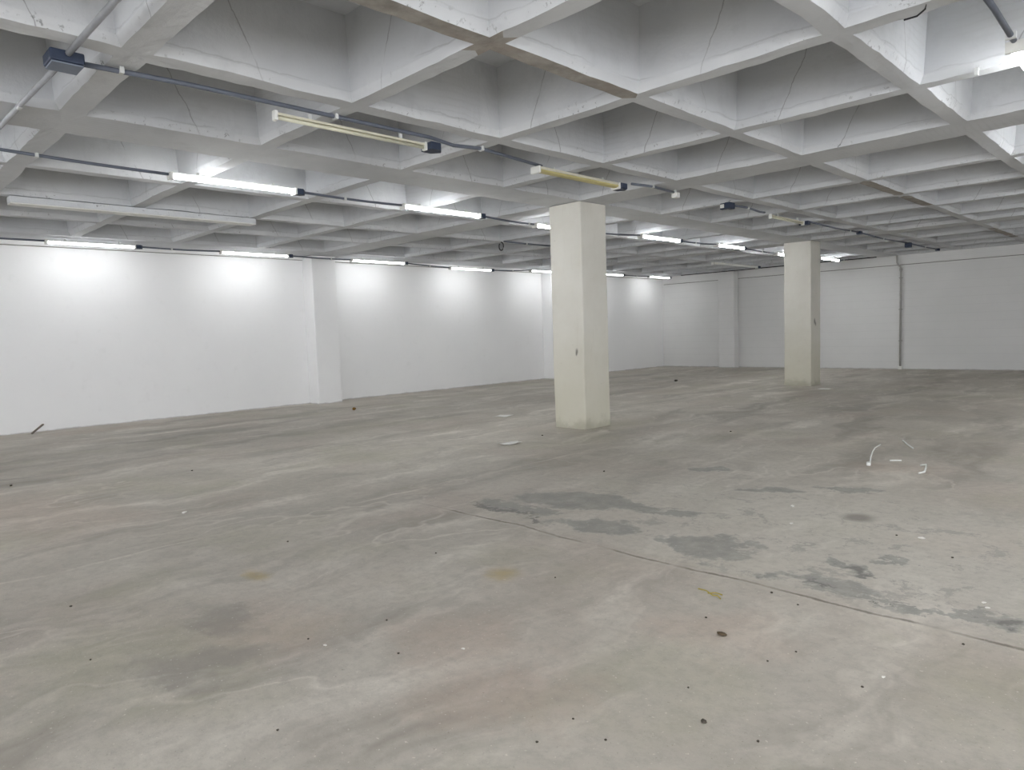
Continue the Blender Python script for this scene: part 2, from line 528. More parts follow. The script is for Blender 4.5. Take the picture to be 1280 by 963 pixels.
# ------------------------------------------------------------------ setting: waffle slab, one mesh
xr = [(-15.87, -14.78), (-13.08, -12.92), (-11.38, -11.22), (-9.48, -9.32), (-7.74, -7.055), (-5.49, -5.31), (-3.735, -3.575),
      (-2.0, -1.85), (-0.23, -0.07), (1.25, 1.93), (3.5, 3.66), (5.25, 5.41), (7.0, 7.16), (8.45, 8.62)]
yr = [(-8.62, -8.4), (-7.1, -6.94), (-5.35, -5.19), (-3.6, -3.44), (-1.85, -1.69), (-0.36, 0.32), (1.63, 1.832), (3.44, 3.603), (5.22, 5.38), (6.985, 7.145),
      (8.64, 9.29), (10.94, 11.1), (12.7, 12.86), (14.47, 14.63), (16.22, 16.38), (17.6, 18.25), (19.85, 20.01), (21.6, 21.76), (23.0, 23.16), (24.32, 24.62)]


def jit(x, y, z, a):
    n = noise.noise_vector(Vector((x * 1.9, y * 1.9, z * 1.3)))
    m = noise.noise_vector(Vector((x * 9.1 + 5, y * 9.1, z * 7.3)))
    return Vector((n.x * a + m.x * a * 0.5, n.y * a + m.y * a * 0.5, n.z * a * 0.5 + m.z * a * 0.4))


bm = bmesh.new()
uvl = bm.loops.layers.uv.new('UVMap')
ucl = bm.loops.layers.uv.new('Crack')


def cface(vs, uv, uc, mi=0):
    f = bm.faces.new(vs)
    f.material_index = mi
    for l, a, b in zip(f.loops, uv, uc):
        l[uvl].uv = a
        l[ucl].uv = b
    return f


NS = 12
rng = random.Random(3)
for i in range(len(xr) - 1):
    for j in range(len(yr) - 1):
        x0, x1 = xr[i][1], xr[i + 1][0]
        y0, y1 = yr[j][1], yr[j + 1][0]
        mid = lambda r: 0.5 * (r[0] + r[1])
        ox0 = XW if i == 0 else mid(xr[i])
        ox1 = XR if i == len(xr) - 2 else mid(xr[i + 1])
        oy0 = YR if j == 0 else mid(yr[j])
        oy1 = YB if j == len(yr) - 2 else mid(yr[j + 1])
        # perimeter of one cell: outer outline, lip, above the bevel, top
        def ring(ax0, ax1, ay0, ay1, z, a):
            cs = [(ax0, ay0), (ax1, ay0), (ax1, ay1), (ax0, ay1)]
            out = []
            for k in range(4):
                p, q = cs[k], cs[(k + 1) % 4]
                for s in range(NS):
                    f = s / NS
                    v = Vector((p[0] + (q[0] - p[0]) * f, p[1] + (q[1] - p[1]) * f, z))
                    out.append(bm.verts.new(v + (jit(v.x, v.y, v.z, a) if a else Vector((0, 0, 0)))))
            return out
        R0 = ring(ox0, ox1, oy0, oy1, H, 0)
        R1 = ring(x0, x1, y0, y1, H, 0.016)
        e = 0.035
        R2 = ring(x0 + e, x1 - e, y0 + e, y1 - e, H + 0.065, 0.014)
        e = 0.075
        R3 = ring(x0 + e, x1 - e, y0 + e, y1 - e, TOP, 0.01)
        N = 4 * NS
        for k in range(N):
            k2 = (k + 1) % N
            mi = 0
            mx = 0.5 * (R1[k].co.x + R1[k2].co.x)
            my = 0.5 * (R1[k].co.y + R1[k2].co.y)
            # the strip of unpainted concrete along one rib
            side = k // NS
            if (i == 5 and side == 1) or (i == 6 and side == 3):
                if my < 5.25 or 11.15 < my < 12.75 or 12.95 < my < 14.3 or 19.5 < my < 22.3:
                    mi = 1
            if (i == 5 and ((side == 0 and k % NS == NS - 1) or (side == 2 and k % NS == 0)) or i == 6 and ((side == 0 and k % NS == 0) or (side == 2 and k % NS == NS - 1))) and 2.5 < my < 4.5:
                mi = 1
            cface([R0[k], R0[k2], R1[k2], R1[k]],
                  [(v.co.y, v.co.x) for v in (R0[k], R0[k2], R1[k2], R1[k])], [(9, 9)] * 4, mi)
        for side in range(4):
            off = rng.uniform(0, 50)
            shift = rng.choice([0, 0, 0, 0.12, -0.1]) + (0 if rng.random() < 0.68 else 20)
            flip = side in (0, 3)
            for s in range(NS):
                k = side * NS + s
                k2 = (k + 1) % N
                sa, sb = s / NS, (s + 1) / NS
                ua, ub = (1 - sa, 1 - sb) if flip else (sa, sb)
                L = 1.6
                for (A, B, za, zb) in ((R1, R2, 0.0, 0.1), (R2, R3, 0.1, 1.0)):
                    cface([A[k], A[k2], B[k2], B[k]],
                          [(sa * L + off, za * 0.7), (sb * L + off, za * 0.7), (sb * L + off, zb * 0.7), (sa * L + off, zb * 0.7)],
                          [(ua + shift, za), (ub + shift, za), (ub + shift, zb), (ua + shift, zb)])
        cface(list(reversed(R3)), [(v.co.x, v.co.y) for v in reversed(R3)], [(9, 9)] * N)
bmesh.ops.remove_doubles(bm, verts=bm.verts, dist=0.0004)
# slab over the coffers
quad(bm, [(XW - 0.2, YR - 0.2, TOP + 0.18), (XR + 0.2, YR - 0.2, TOP + 0.18), (XR + 0.2, YB + 0.2, TOP + 0.18), (XW - 0.2, YB + 0.2, TOP + 0.18)])
ceil = struct('ceiling', bm, [M_CEIL, M_BARE])

# perimeter beams at the head of the left and back walls
bm = bmesh.new()
add_box(bm, (XW - 0.05, YR, 3.55), (XW + 0.07, YB, H + 0.1), 0.008)
add_box(bm, (XW - 0.02, YR, 3.538), (XW + 0.012, YB, 3.5495), 0, 1)  # dark strip painted for the shade at the wall head
struct('trim_1', bm, [M_LWALL, M_JOINT_SHADE])
bm = bmesh.new()
add_box(bm, (XW + 0.07, YB - 0.035, 3.335), (XR, YB + 0.05, H + 0.1), 0.008)
add_box(bm, (XW + 0.07, YB - 0.012, 3.318), (XR, YB + 0.02, 3.3345), 0, 1)  # dark strip standing in for the shadow line below the beam
struct('trim_2', bm, [M_BWALL, M_JOINT_SHADE])


# ------------------------------------------------------------------ columns
def column_mesh(x0, x1, y0, y1, z1, seed):
    b = bmesh.new()
    add_box(b, (x0, y0, 0), (x1, y1, z1), 0.02)
    bmesh.ops.subdivide_edges(b, edges=[e for e in b.edges if abs(e.verts[0].co.z - e.verts[1].co.z) > 1], cuts=24)
    bmesh.ops.subdivide_edges(b, edges=[e for e in b.edges if e.calc_length() > 0.3 and abs(e.verts[0].co.z - e.verts[1].co.z) < 0.01], cuts=5, use_grid_fill=True)
    for v in b.verts:
        n = noise.noise_vector(Vector((v.co.x * 2 + seed, v.co.y * 2, v.co.z * 1.1)))
        m = noise.noise_vector(Vector((v.co.x * 11 + seed, v.co.y * 11, v.co.z * 7)))
        a = 0.006 + (0.012 if v.co.z < 0.12 else 0)
        v.co.x += n.x * 0.007 + m.x * a * 0.6
        v.co.y += n.y * 0.007 + m.y * a * 0.6
        if v.co.z < 0.03:
            v.co.z = 0.0
        if v.co.z > z1 - 0.03:
            v.co.z = z1
    return b


o = obj('column', column_mesh(-7.70, -7.045, 8.645, 9.30, H - 0.012, 0.0), M_COL)
tag(o, 'nearer and larger of two square white concrete columns standing in the hall', 'column', 'square columns', 'thing')
o = obj('column', column_mesh(-7.735, -7.047, 17.6, 18.2, H - 0.012, 13.0), M_COL)
tag(o, 'farther and smaller of two square white concrete columns, towards the back wall', 'column', 'square columns', 'thing')
g = 0.01
o = obj('pilaster', column_mesh(XW + g, -15.40, 8.62, 9.28, H - 0.012, 31.0), M_LWALL)
tag(o, 'white pilaster on the long left wall, nearer one, fully in view', 'pilaster', 'wall pilasters', 'thing')
o = obj('pilaster', column_mesh(XW + g, -15.40, 17.3, 17.95, H - 0.012, 37.0), M_LWALL)
tag(o, 'white pilaster on the left wall half hidden behind the nearer column', 'pilaster', 'wall pilasters', 'thing')
o = obj('pilaster', column_mesh(-13.16, -12.52, 24.2, YB - 0.05, H - 0.012, 43.0), M_BWALL)
tag(o, 'white pilaster standing against the far back wall', 'pilaster', 'wall pilasters', 'thing')


# ------------------------------------------------------------------ tube lights (built along +y from the origin, origin at the near end)
def half_round(r, w, z, n=5):
    """closed outline, flat on top at height z, bulging down"""
    pts = [(-w, z), (w, z)]
    for k in range(1, n):
        a = PI * k / n
        pts.append((w * math.cos(a), z - r * math.sin(a)))
    return pts


def connector(parent, y, s=1.0):
    b = bmesh.new()
    # five-sided box seen from below, point away from the lamp
    prof = [(-0.07 * s, 0.0), (0.07 * s, 0.0), (0.07 * s, 0.10 * s), (0.0, 0.155 * s), (-0.07 * s, 0.10 * s)]
    lo = [b.verts.new((px, y + py, -0.04)) for px, py in prof]
    hi = [b.verts.new((px * 1.0, y + py, 0.035)) for px, py in prof]
    b.faces.new(list(reversed(lo)))
    b.faces.new(hi)
    for k in range(5):
        b.faces.new([lo[k], lo[(k + 1) % 5], hi[(k + 1) % 5], hi[k]])
    bmesh.ops.bevel(b, geom=list(b.edges), offset=0.006, segments=1, affect='EDGES')
    bmesh.ops.recalc_face_normals(b, faces=b.faces)
    return obj('connector_box', b, M_BOX, parent)


def make_light(L, kind, label, group, loc):
    """kind: lit, tube (dead bare tube), yellow (dead batten with diffuser)"""
    t = thing('tube_light', label, 'light', loc, 0.0, group)
    wide = {'lit': 0.055, 'tube': 0.024, 'yellow': 0.066, 'white': 0.045}[kind]
    b = bmesh.new()
    hh = 0.034 if kind != 'tube' else 0.022
    sw, sz = (0.052, 0.004) if loc[0] < -14 else (0.040, 0.011)
    if kind == 'lit':
        # a narrow spine; the lamp's shoulders glow upwards past it
        add_profile(b, [(-sw, sz + 0.0005), (-sw, sz + 0.02), (sw, sz + 0.02), (sw, sz + 0.0005)], 0.031, L - 0.031)
    else:
        add_profile(b, [(-wide, 0.0), (-wide * 0.75, hh), (wide * 0.75, hh), (wide, 0.0)], 0.02, L - 0.02)
    obj('housing', b, M_WHITE if kind in ('lit', 'white') else M_CREAM, t)
    b = bmesh.new()
    if kind == 'tube':
        add_tube(b, [(0, 0.03, -0.019), (0, L - 0.03, -0.019)], 0.016, 12)
        obj('tube', b, M_OLDTUBE, t, True)
    else:
        prof = half_round(0.03, wide * 0.96, -0.001)
        if kind == 'lit':
            prof = [(-sw, sz), (sw, sz)] + [prof[1]] + prof[2:] + [prof[0]]
        add_profile(b, prof, 0.031, L - 0.031)
        obj('diffuser', b, {'lit': M_WTUBE if loc[0] < -14 else M_TUBE, 'white': M_WHITE}.get(kind, M_YELLOW), t)
    for y in (0.0, L - 0.03):
        b = bmesh.new()
        add_box(b, (-wide - 0.006, y, -0.046), (wide + 0.006, y + 0.03, 0.036), 0.005)
        obj('end_cap', b, M_WHITE, t)
    for y in (L * 0.2, L * 0.8):
        b = bmesh.new()
        add_box(b, (-0.012, y, hh), (0.012, y + 0.03, 0.07), 0.003)
        obj('mounting_clip', b, M_CLIP, t)
    connector(t, L + 0.004, 0.85 if kind == 'lit' else 1.25)
    return t


ZL = H - 0.05


def spot(y0, y1, x_raw, x_t):
    """hang height and span of a fixture whose row sags below the ribs"""
    k = min(1.0, x_t / x_raw)
    return y0 * k, y1 * k, CAM_H + (ZL - CAM_H) * k - 0.035


ROW1, ROW2, ROW3 = -5.68, -8.47, -15.08
G1, G2, G3, G0 = ('dead tube lights in the nearest row', 'lit tube lights in the middle row', 'lit tube lights along the left wall',
                  'lit tube lights in the row overhead')
lights = {1: [], 2: [], 3: [], 0: []}


def put_light(row, y0, y1, xraw, xt, kind, label, group):
    a, b_, z = spot(y0, y1, xraw, xt)
    t = make_light(b_ - a, kind, label, group, (xt, a, z))
    lights[row].append((a, b_, z))
    return t


put_light(1, 2.95, 4.61, -5.78, ROW1, 'tube', 'unlit cream bare tube light, longest in view, under the ceiling at upper left', G1)
put_light(1, 6.28, 7.91, -5.80, ROW1, 'yellow', 'unlit tube light with yellowed diffuser hanging before the nearer column', G1)
put_light(1, 12.41, 13.86, -5.70, ROW1, 'tube', 'small unlit tube light above the space between the two columns', G1)

r2 = [((3.04, 4.62, -8.57), 'lit tube light, brightest and largest in view, at left of the middle row'),
      ((6.38, 7.95, -8.63), 'lit tube light hanging left of the nearer column, second of the middle row'),
      ((9.47, 11.05, -8.81), 'lit tube light cut off by the left edge of the nearer column, middle row'),
      ((12.51, 14.03, -8.59), 'lit tube light just right of the nearer column, middle row'),
      ((15.59, 16.95, -8.51), 'lit tube light midway between the two columns, middle row'),
      ((19.21, 20.8, -8.67), 'lit tube light cut off by the left edge of the farther column'),
      ((21.79, 23.28, -8.46), 'lit tube light just right of the farther column')]
for (a, b_, x), lab in r2:
    put_light(2, a, b_, x, ROW2, 'lit', lab, G2)
r3 = [((3.11, 4.63, -15.12), 'lit tube light along the left wall, nearest one, above the leaning stick'),
      ((6.33, 7.90, -15.17), 'lit tube light along the left wall just before the nearer pilaster'),
      ((9.66, 11.3, -15.3), 'lit tube light along the left wall just past the nearer pilaster'),
      ((13.3, 14.95, -15.8), 'lit tube light along the left wall, second past the nearer pilaster'),
      ((16.27, 17.8, -15.37), 'lit tube light along the left wall cut off by the nearer column'),
      ((19.4, 20.97, -15.2), 'lit tube light along the left wall emerging right of the nearer column'),
      ((22.65, 24.07, -15.2), 'lit tube light along the left wall closest to the far corner')]
for (a, b_, x), lab in r3:
    put_light(3, a, b_, x, ROW3, 'lit', lab, G3)
# the row to the right: only its second fixture shows, at the top right corner of the photograph; its others light the near floor
put_light(0, 6.30, 7.9, -1.06, -1.06, 'lit', 'lit tube light whose end shows at the upper right corner', G0)
for a, lab in ((-0.3, 'unseen lit tube light over the near floor, behind the viewpoint'), (2.95, 'unseen lit tube light over the near floor, ahead of the viewpoint')):
    put_light(0, a, a + 1.6, -1.06, -1.06, 'lit', lab, G0)
for k, (x, y) in enumerate([(-8.47, -0.7), (-8.47, -3.6), (-15.08, -0.7), (-15.08, -3.6), (-1.06, -3.6), (3.6, 2.95), (3.6, -0.3), (3.6, 6.3), (3.6, -3.6), (-1.06, 9.7), (-1.06, 13.0), (-1.06, 16.3), (-1.06, 19.6), (3.6, 9.7), (3.6, 14.7), (3.6, 19.6)]):
    make_light(1.6, 'lit', 'added fill tube light outside the frame, not shown by the photograph', 'added fill lights outside the frame', (x, y, ZL - 0.035))  # unseen lamps added to raise the general light

# the row between the middle row and the wall: one long dead batten towards the back
t = make_light(3.0, 'white', 'long unlit white tube light near the ceiling left of the farther column', None, (-11.05, 20.0, ZL - 0.035))

# bare pair of end holders with no tube between them, third fixture of the dead row
t = thing('lamp_holder', 'white end holder of a missing tube right of the nearer column', 'lamp holder', (ROW1, 9.17, ZL - 0.03))
b = bmesh.new()
add_box(b, (-0.045, 0, -0.04), (0.045, 0.09, 0.04), 0.008)
obj('body', b, M_WHITE, t)
b = bmesh.new()
add_box(b, (-0.012, 0.02, 0.04), (0.012, 0.05, 0.075), 0.003)
obj('mounting_clip', b, M_CLIP, t)
t = thing('lamp_holder', 'dark blue end holder hanging alone between the two columns', 'lamp holder', (ROW1, 10.72, ZL - 0.03))
b = bmesh.new()
add_box(b, (-0.1, 0.0, -0.05), (0.02, 0.07, 0.05), 0.008)
add_box(b, (0.0, -0.03, -0.05), (0.09, 0.16, 0.05), 0.008)
obj('body', b, M_BOX, t)
b = bmesh.new()
add_box(b, (-0.09, -0.012, -0.03), (-0.02, -0.001, 0.03), 0.004)
obj('socket', b, M_WHITE, t)
b = bmesh.new()
add_box(b, (-0.012, 0.02, 0.05), (0.012, 0.05, 0.075), 0.003)
obj('mounting_clip', b, M_CLIP, t)


# ------------------------------------------------------------------ conduits
def conduit(pts, r, mat, label, group=None, clips=(), name='conduit'):
    base = Vector(pts[0])
    t = thing(name, label, 'conduit', base, 0.0, group)
    b = bmesh.new()
    add_tube(b, [Vector(p) - base for p in pts], r, 10)
    obj('pipe', b, mat, t, True)
    if not clips:
        m = len(pts) // 2
        clips = [pts[m] if len(pts) > 2 else (Vector(pts[0]) + Vector(pts[1])) / 2]
    for c in clips:
        c = Vector(c) - base
        b = bmesh.new()
        add_box(b, (c.x - r - 0.014, c.y - 0.016, c.z - r - 0.006), (c.x + r + 0.014, c.y + 0.016, c.z + r + 0.004), 0.004)
        obj('mounting_clip', b, M_CLIP, t)
    return t


def sagline(x, ya, za, yb, zb, sag=0.02, n=8):
    return [(x, ya + (yb - ya) * k / n, za + (zb - za) * k / n - sag * math.sin(PI * k / n)) for k in range(n + 1)]


def row_conduits(x, spans, ystart, zstart, group, names, last=None, zup=0.0):
    """each run: from the connector box of one fixture to the end cap of the next"""
    y, z = ystart, zstart
    for k, (a, b_, zz) in enumerate(spans):
        if a - y > 0.05:
            rib = [0.5 * (r[0] + r[1]) for r in yr if y + 0.15 < 0.5 * (r[0] + r[1]) < a - 0.1]
            pts = sagline(x, y, z + zup, a - 0.006, zz + 0.012, 0.012)
            cl = [(x, c, z + zup + (zz + 0.012 - z - zup) * (c - y) / (a - y) - 0.012 * math.sin(PI * (c - y) / (a - y))) for c in rib[:2]]
            conduit(pts, 0.017, M_PIPE, names[k], group, cl)
        y, z = b_ + 0.135, zz
    if last:
        conduit(sagline(x, y, z, last, H - 0.03, 0.0, 2), 0.017, M_PIPE, names[len(spans)], group)


row_conduits(ROW2, sorted(lights[2]), 1.05, H - 0.05, 'dark conduits of the middle row',
             ['dark conduit entering at the left edge and feeding the brightest lit tube', 'dark conduit joining the first and second lit tubes of the middle row',
              'dark conduit joining the second and third lit tubes left of the nearer column', 'dark conduit mostly hidden behind the nearer column',
              'dark conduit joining the two lit tubes right of the nearer column', 'dark conduit sloping down to the lit tube beside the farther column',
              'dark conduit hidden behind the farther column', 'dark conduit from the last lit tube to the back wall'], 24.08)
row_conduits(ROW3, sorted(lights[3]), 1.05, H - 0.05, 'dark conduits along the left wall',
             ['dark conduit entering at the left edge above the left wall', 'dark conduit between the two lit tubes before the nearer pilaster',
              'dark conduit passing over the head of the nearer pilaster', 'dark conduit joining the first two lit tubes past the nearer pilaster',
              'dark conduit ending at the lit tube cut off by the nearer column', 'dark conduit along the left wall hidden behind the nearer column',
              'dark conduit joining the last two lit tubes near the far corner'])

# nearest row: the conduit runs on above its fixtures
zc = H - 0.022
JX, JY = ROW1, 1.37
conduit([(ROW1, JY + 0.12, zc - 0.02), (ROW1, 2.2, zc), (ROW1, 3.6, zc), (ROW1, 4.6, zc), (ROW1, 4.9, zc - 0.03), (ROW1, 5.3, zc), (ROW1, 6.27, zc - 0.05)],
        0.019, M_PIPE, 'slate conduit running right from the ceiling junction box over the cream tube', 'conduits of the nearest row',
        [(ROW1, 1.73, zc - 0.008), (ROW1, 3.5, zc), (ROW1, 5.3, zc)])
conduit([(ROW1, 8.1, zc - 0.03), (ROW1, 8.6, zc - 0.005), (ROW1, 9.16, zc - 0.02)], 0.018, M_PIPE,
        'short slate conduit between the yellowed light and the white end holder', 'conduits of the nearest row')
conduit([(ROW1, 10.9, zc - 0.03), (ROW1, 11.5, zc - 0.01), (ROW1 - 0.02, 12.0, zc - 0.03), (ROW1, 12.15, zc - 0.03)], 0.018, M_PIPE,
        'slate conduit from the lone dark blue holder to the small unlit light', 'conduits of the nearest row', [(ROW1, 11.5, zc - 0.01)])
conduit([(ROW1, 14.03, zc - 0.02), (ROW1, 15.5, zc - 0.04), (ROW1, 16.8, zc - 0.02)], 0.018, M_PIPE,
        'slate conduit leading right from the small unlit light to a box', 'conduits of the nearest row', [(ROW1, 16.3, zc - 0.03)])
conduit([(ROW1, 17.0, zc - 0.02), (ROW1, 18.5, zc - 0.05), (ROW1, 20.4, zc - 0.02)], 0.018, M_PIPE,
        'slate conduit between the two small boxes before the back wall', 'conduits of the nearest row')
conduit([(ROW1, 20.65, zc - 0.02), (ROW1, 22.0, zc - 0.03), (ROW1, 23.2, zc - 0.02)], 0.018, M_PIPE,
        'last slate conduit of the nearest row, ending short of the back wall', 'conduits of the nearest row')
# crossing run that meets the box from above and goes on to the left edge
conduit([(-1.2, 1.40, H - 0.03), (-3.5, 1.40, H - 0.03), (JX + 0.13, 1.37, H - 0.035)], 0.021, M_GALV,
        'grey conduit coming down from the top edge to the ceiling junction box', 'crossing conduits', [])
conduit([(JX - 0.13, 1.37, H - 0.035), (-7.0, 1.34, H - 0.03), (-8.25, 1.31, H - 0.03)], 0.021, M_GALV,
        'grey conduit going from the ceiling junction box down to the left edge', 'crossing conduits', [])
# nearest run on the right
conduit([(-1.06, 4.70, H - 0.03), (-1.06, 5.6, H - 0.03), (-1.06, 6.26, H - 0.06)], 0.02, M_PIPE,
        'thick slate conduit slanting down at the upper right corner to a lit tube', None, [(-1.06, 6.15, H - 0.055)])
# run between the middle row and the wall
conduit([(-11.05, 10.89, H - 0.03), (-11.05, 11.6, H - 0.035), (-11.05, 12.5, H - 0.03)], 0.018, M_PIPE,
        'short dark conduit with a hanging loop left of the nearer column', None)
b = bmesh.new()
add_tube(b, [(-11.05 + 0.07 * math.cos(a), 10.8, H - 0.14 + 0.09 * math.sin(a)) for a in [PI * (0.5 - k / 9 * 1.75) for k in range(10)]], 0.012, 8)
tag(obj('hanging_wire', b, M_BLACK), 'dark wire loop hanging from the ceiling left of the nearer column', 'hook')
# cable along the head of the back wall
conduit([(-14.7, YB - 0.46, H - 0.03), (-12.0, YB - 0.47, H - 0.035), (-9.5, YB - 0.48, H - 0.03), (-7.6, YB - 0.46, H - 0.03)], 0.016, M_BLACK,
        'thin black cable along the ceiling at the head of the back wall', None, name='cable')


# ------------------------------------------------------------------ junction boxes
def junction(loc, sx, sy, sz, label, group=None):
    t = thing('junction_box', label, 'junction box', loc, 0.0, group)
    b = bmesh.new()
    add_box(b, (-sx, -sy, -sz), (sx, sy, sz), 0.012)
    obj('body', b, M_BOX, t)
    b = bmesh.new()
    add_box(b, (-sx * 0.92, -sy * 0.92, -sz - 0.014), (sx * 0.92, sy * 0.92, -sz - 0.001), 0.005)
    obj('cover', b, M_BOXLID, t)
    b = bmesh.new()
    add_box(b, (-0.012, -0.012, sz + 0.001), (0.012, 0.012, sz + 0.03), 0.003)
    obj('mounting_clip', b, M_CLIP, t)
    return t


junction((JX, JY, H - 0.045), 0.105, 0.105, 0.04, 'navy junction box at upper left where three conduits meet')
junction((ROW1, 16.9, H - 0.045), 0.05, 0.07, 0.03, 'small dark box on the nearest row after the small unlit light', 'small dark boxes')
b3 = junction((ROW1, 20.52, H - 0.09), 0.07, 0.08, 0.06, 'dark box hanging low on the nearest row above the wall pipe', 'small dark boxes')
junction((ROW1, 23.3, H - 0.045), 0.05, 0.07, 0.03, 'small dark box at the end of the nearest row by the back wall', 'small dark boxes')

# white trunking under one rib at upper left
t = thing('cable_trunking', 'long white cable trunking fixed under a ceiling rib at left', 'cable trunking', (-11.3, 1.95, H - 0.012))
b = bmesh.new()
add_box(b, (-0.1, 0.0, -0.085), (0.1, 3.35, 0.0), 0.006)
obj('channel', b, M_CEIL, t)
b = bmesh.new()
add_box(b, (-0.105, 0.002, -0.1), (0.105, 3.348, -0.086), 0.004)
obj('mount_lid', b, M_WHITE, t)

# ------------------------------------------------------------------ pipe on the back wall
PX = -7.0
t = thing('wall_pipe', 'grey vertical pipe running down the back wall to the floor', 'pipe', (PX, YB - 0.07, 0))
b = bmesh.new()
add_tube(b, [(0, 0, 0.1), (0, 0, 3.2), (-0.01, -0.01, 3.26), (-0.06, -0.03, 3.32), (-0.09, -0.06, 3.4), (-0.1, -0.06, H - 0.01)], 0.03, 12)
obj('pipe', b, M_DRAIN, t, True)
b = bmesh.new()
add_box(b, (-0.055, -0.05, 0.0), (0.055, 0.05, 0.1), 0.012)
obj('foot', b, M_WHITE, t)
for z in (0.9, 1.9, 2.9):
    b = bmesh.new()
    add_box(b, (-0.045, -0.034, z), (0.045, 0.06, z + 0.03), 0.004)
    obj('mounting_clip', b, M_DRAIN, t)
b = bmesh.new()
add_tube(b, [(0, 0, 3.14), (0, 0, 3.22)], 0.045, 12)
obj('coupling', b, M_DRAIN, t, True)

# ------------------------------------------------------------------ loose things on the floor
b = bmesh.new()
add_box(b, (-0.018, -0.012, 0), (0.018, 0.012, 0.34), 0.004)
for v in b.verts:
    v.co.x += 0.006 * math.sin(v.co.z * 9)
o = tag(obj('stick', b, M_STICK), 'short weathered wooden stick leaning against the foot of the left wall', 'stick')
d = Vector((-15.835, 3.02, 0.165)) - Vector((-15.58, 2.74, 0.004))
o.location = (-15.58, 2.74, 0.012)
o.rotation_euler = d.to_track_quat('Z', 'Y').to_euler()


def sheet(name, outline, mat, label, cat, lift=0.012, ink=None, group=None):
    cx = sum(p[0] for p in outline) / len(outline)
    cy = sum(p[1] for p in outline) / len(outline)
    t = thing(name, label, cat, (cx, cy, 0.002), 0, group)
    b = bmesh.new()
    vs = [b.verts.new((x - cx, y - cy, 0)) for x, y in outline]
    f = b.faces.new(vs)
    bmesh.ops.subdivide_edges(b, edges=b.edges[:], cuts=5, use_grid_fill=True)
    for v in b.verts:
        v.co.z = 0.004 + lift * (0.5 + noise.noise(Vector((v.co.x * 7 + cx, v.co.y * 7, 0)))) * min(1.0, v.co.length * 6)
        v.co.z = max(0.001, v.co.z)
    ext = bmesh.ops.extrude_face_region(b, geom=b.faces[:])
    for e in ext['geom']:
        if isinstance(e, bmesh.types.BMVert):
            e.co.z += 0.0025
    bmesh.ops.recalc_face_normals(b, faces=b.faces)
    obj('sheet', b, mat, t, True)
    if ink:
        for (a, c, w, h) in ink:
            b = bmesh.new()
            add_box(b, (a - w, c - h, 0.018), (a + w, c + h, 0.0195))
            obj('printed_block', b, M_INK, t)
    return t


sheet('paper', [(-9.62, 9.02), (-9.70, 9.30), (-9.44, 9.40), (-9.34, 9.10)], M_PAPER, 'white paper lying flat on the floor left of the nearer column, farther one', 'paper')
sheet('paper', [(-7.19, 6.80), (-7.02, 6.76), (-6.93, 7.06), (-7.12, 7.16)], M_PAPER, 'crumpled white paper on the floor left of the nearer column, closest sheet', 'paper', 0.03)
sheet('paper', [(-6.60, 16.72), (-6.32, 16.74), (-6.28, 17.0), (-6.56, 17.02)], M_PAPER, 'white strip of paper beside the foot of the farther column', 'paper')


def strap(name, pts, r, label, cat):
    base = Vector(pts[0])
    b = bmesh.new()
    add_tube(b, [Vector(p) - base for p in pts], r, 8)
    o = obj(name, b, M_STRAP, None, True)
    o.location = base
    return tag(o, label, cat)


strap('plastic_strap', [(-2.66, 8.28, 0.014), (-2.74, 8.55, 0.02), (-2.83, 8.9, 0.025), (-2.90, 9.2, 0.02), (-2.93, 9.5, 0.014)], 0.0075,
      'long curved white strap on the floor, left of the scattered white pieces', 'strap')
strap('plastic_strap', [(-2.81, 9.99, 0.014), (-2.67, 9.68, 0.017), (-2.54, 9.44, 0.014)], 0.009,
      'short straight white strap on the floor, farthest of the scattered white pieces', 'strap')
strap('plastic_strap', [(-2.52, 8.5, 0.011), (-2.42, 8.56, 0.011)], 0.007, 'tiny faint white strap in the middle of the scattered white pieces', 'strap')
strap('plastic_strap', [(-2.18, 8.38, 0.012), (-2.14, 8.44, 0.015), (-2.09, 8.22, 0.015), (-2.05, 8.02, 0.015), (-2.08, 7.94, 0.012)], 0.01,
      'curled white strap on the floor, right end of the scattered white pieces', 'strap')
b = bmesh.new()
add_box(b, (-0.022, -0.045, 0), (0.022, 0.045, 0.035), 0.01)
o = tag(obj('plastic_plug', b, M_STRAP), 'small white plastic plug at the near end of the curved white strap', 'plug')
o.location = (-2.63, 8.14, 0)
o.rotation_euler = (0, 0, 0.3)


def lump(name, x, y, r, mat, label, cat, group=None, flat=0.55, seed=0):
    b = bmesh.new()
    bmesh.ops.create_icosphere(b, subdivisions=2, radius=r)
    for v in b.verts:
        n = noise.noise(v.co * (1.6 / r) + Vector((seed * 3.1, seed, 0)))
        v.co *= 1 + 0.45 * n
        v.co.z *= flat
    z0 = min(v.co.z for v in b.verts)
    for v in b.verts:
        v.co.z -= z0
    o = obj(name, b, mat)
    o.location = (x, y, 0.0)
    return tag(o, label, cat, group)


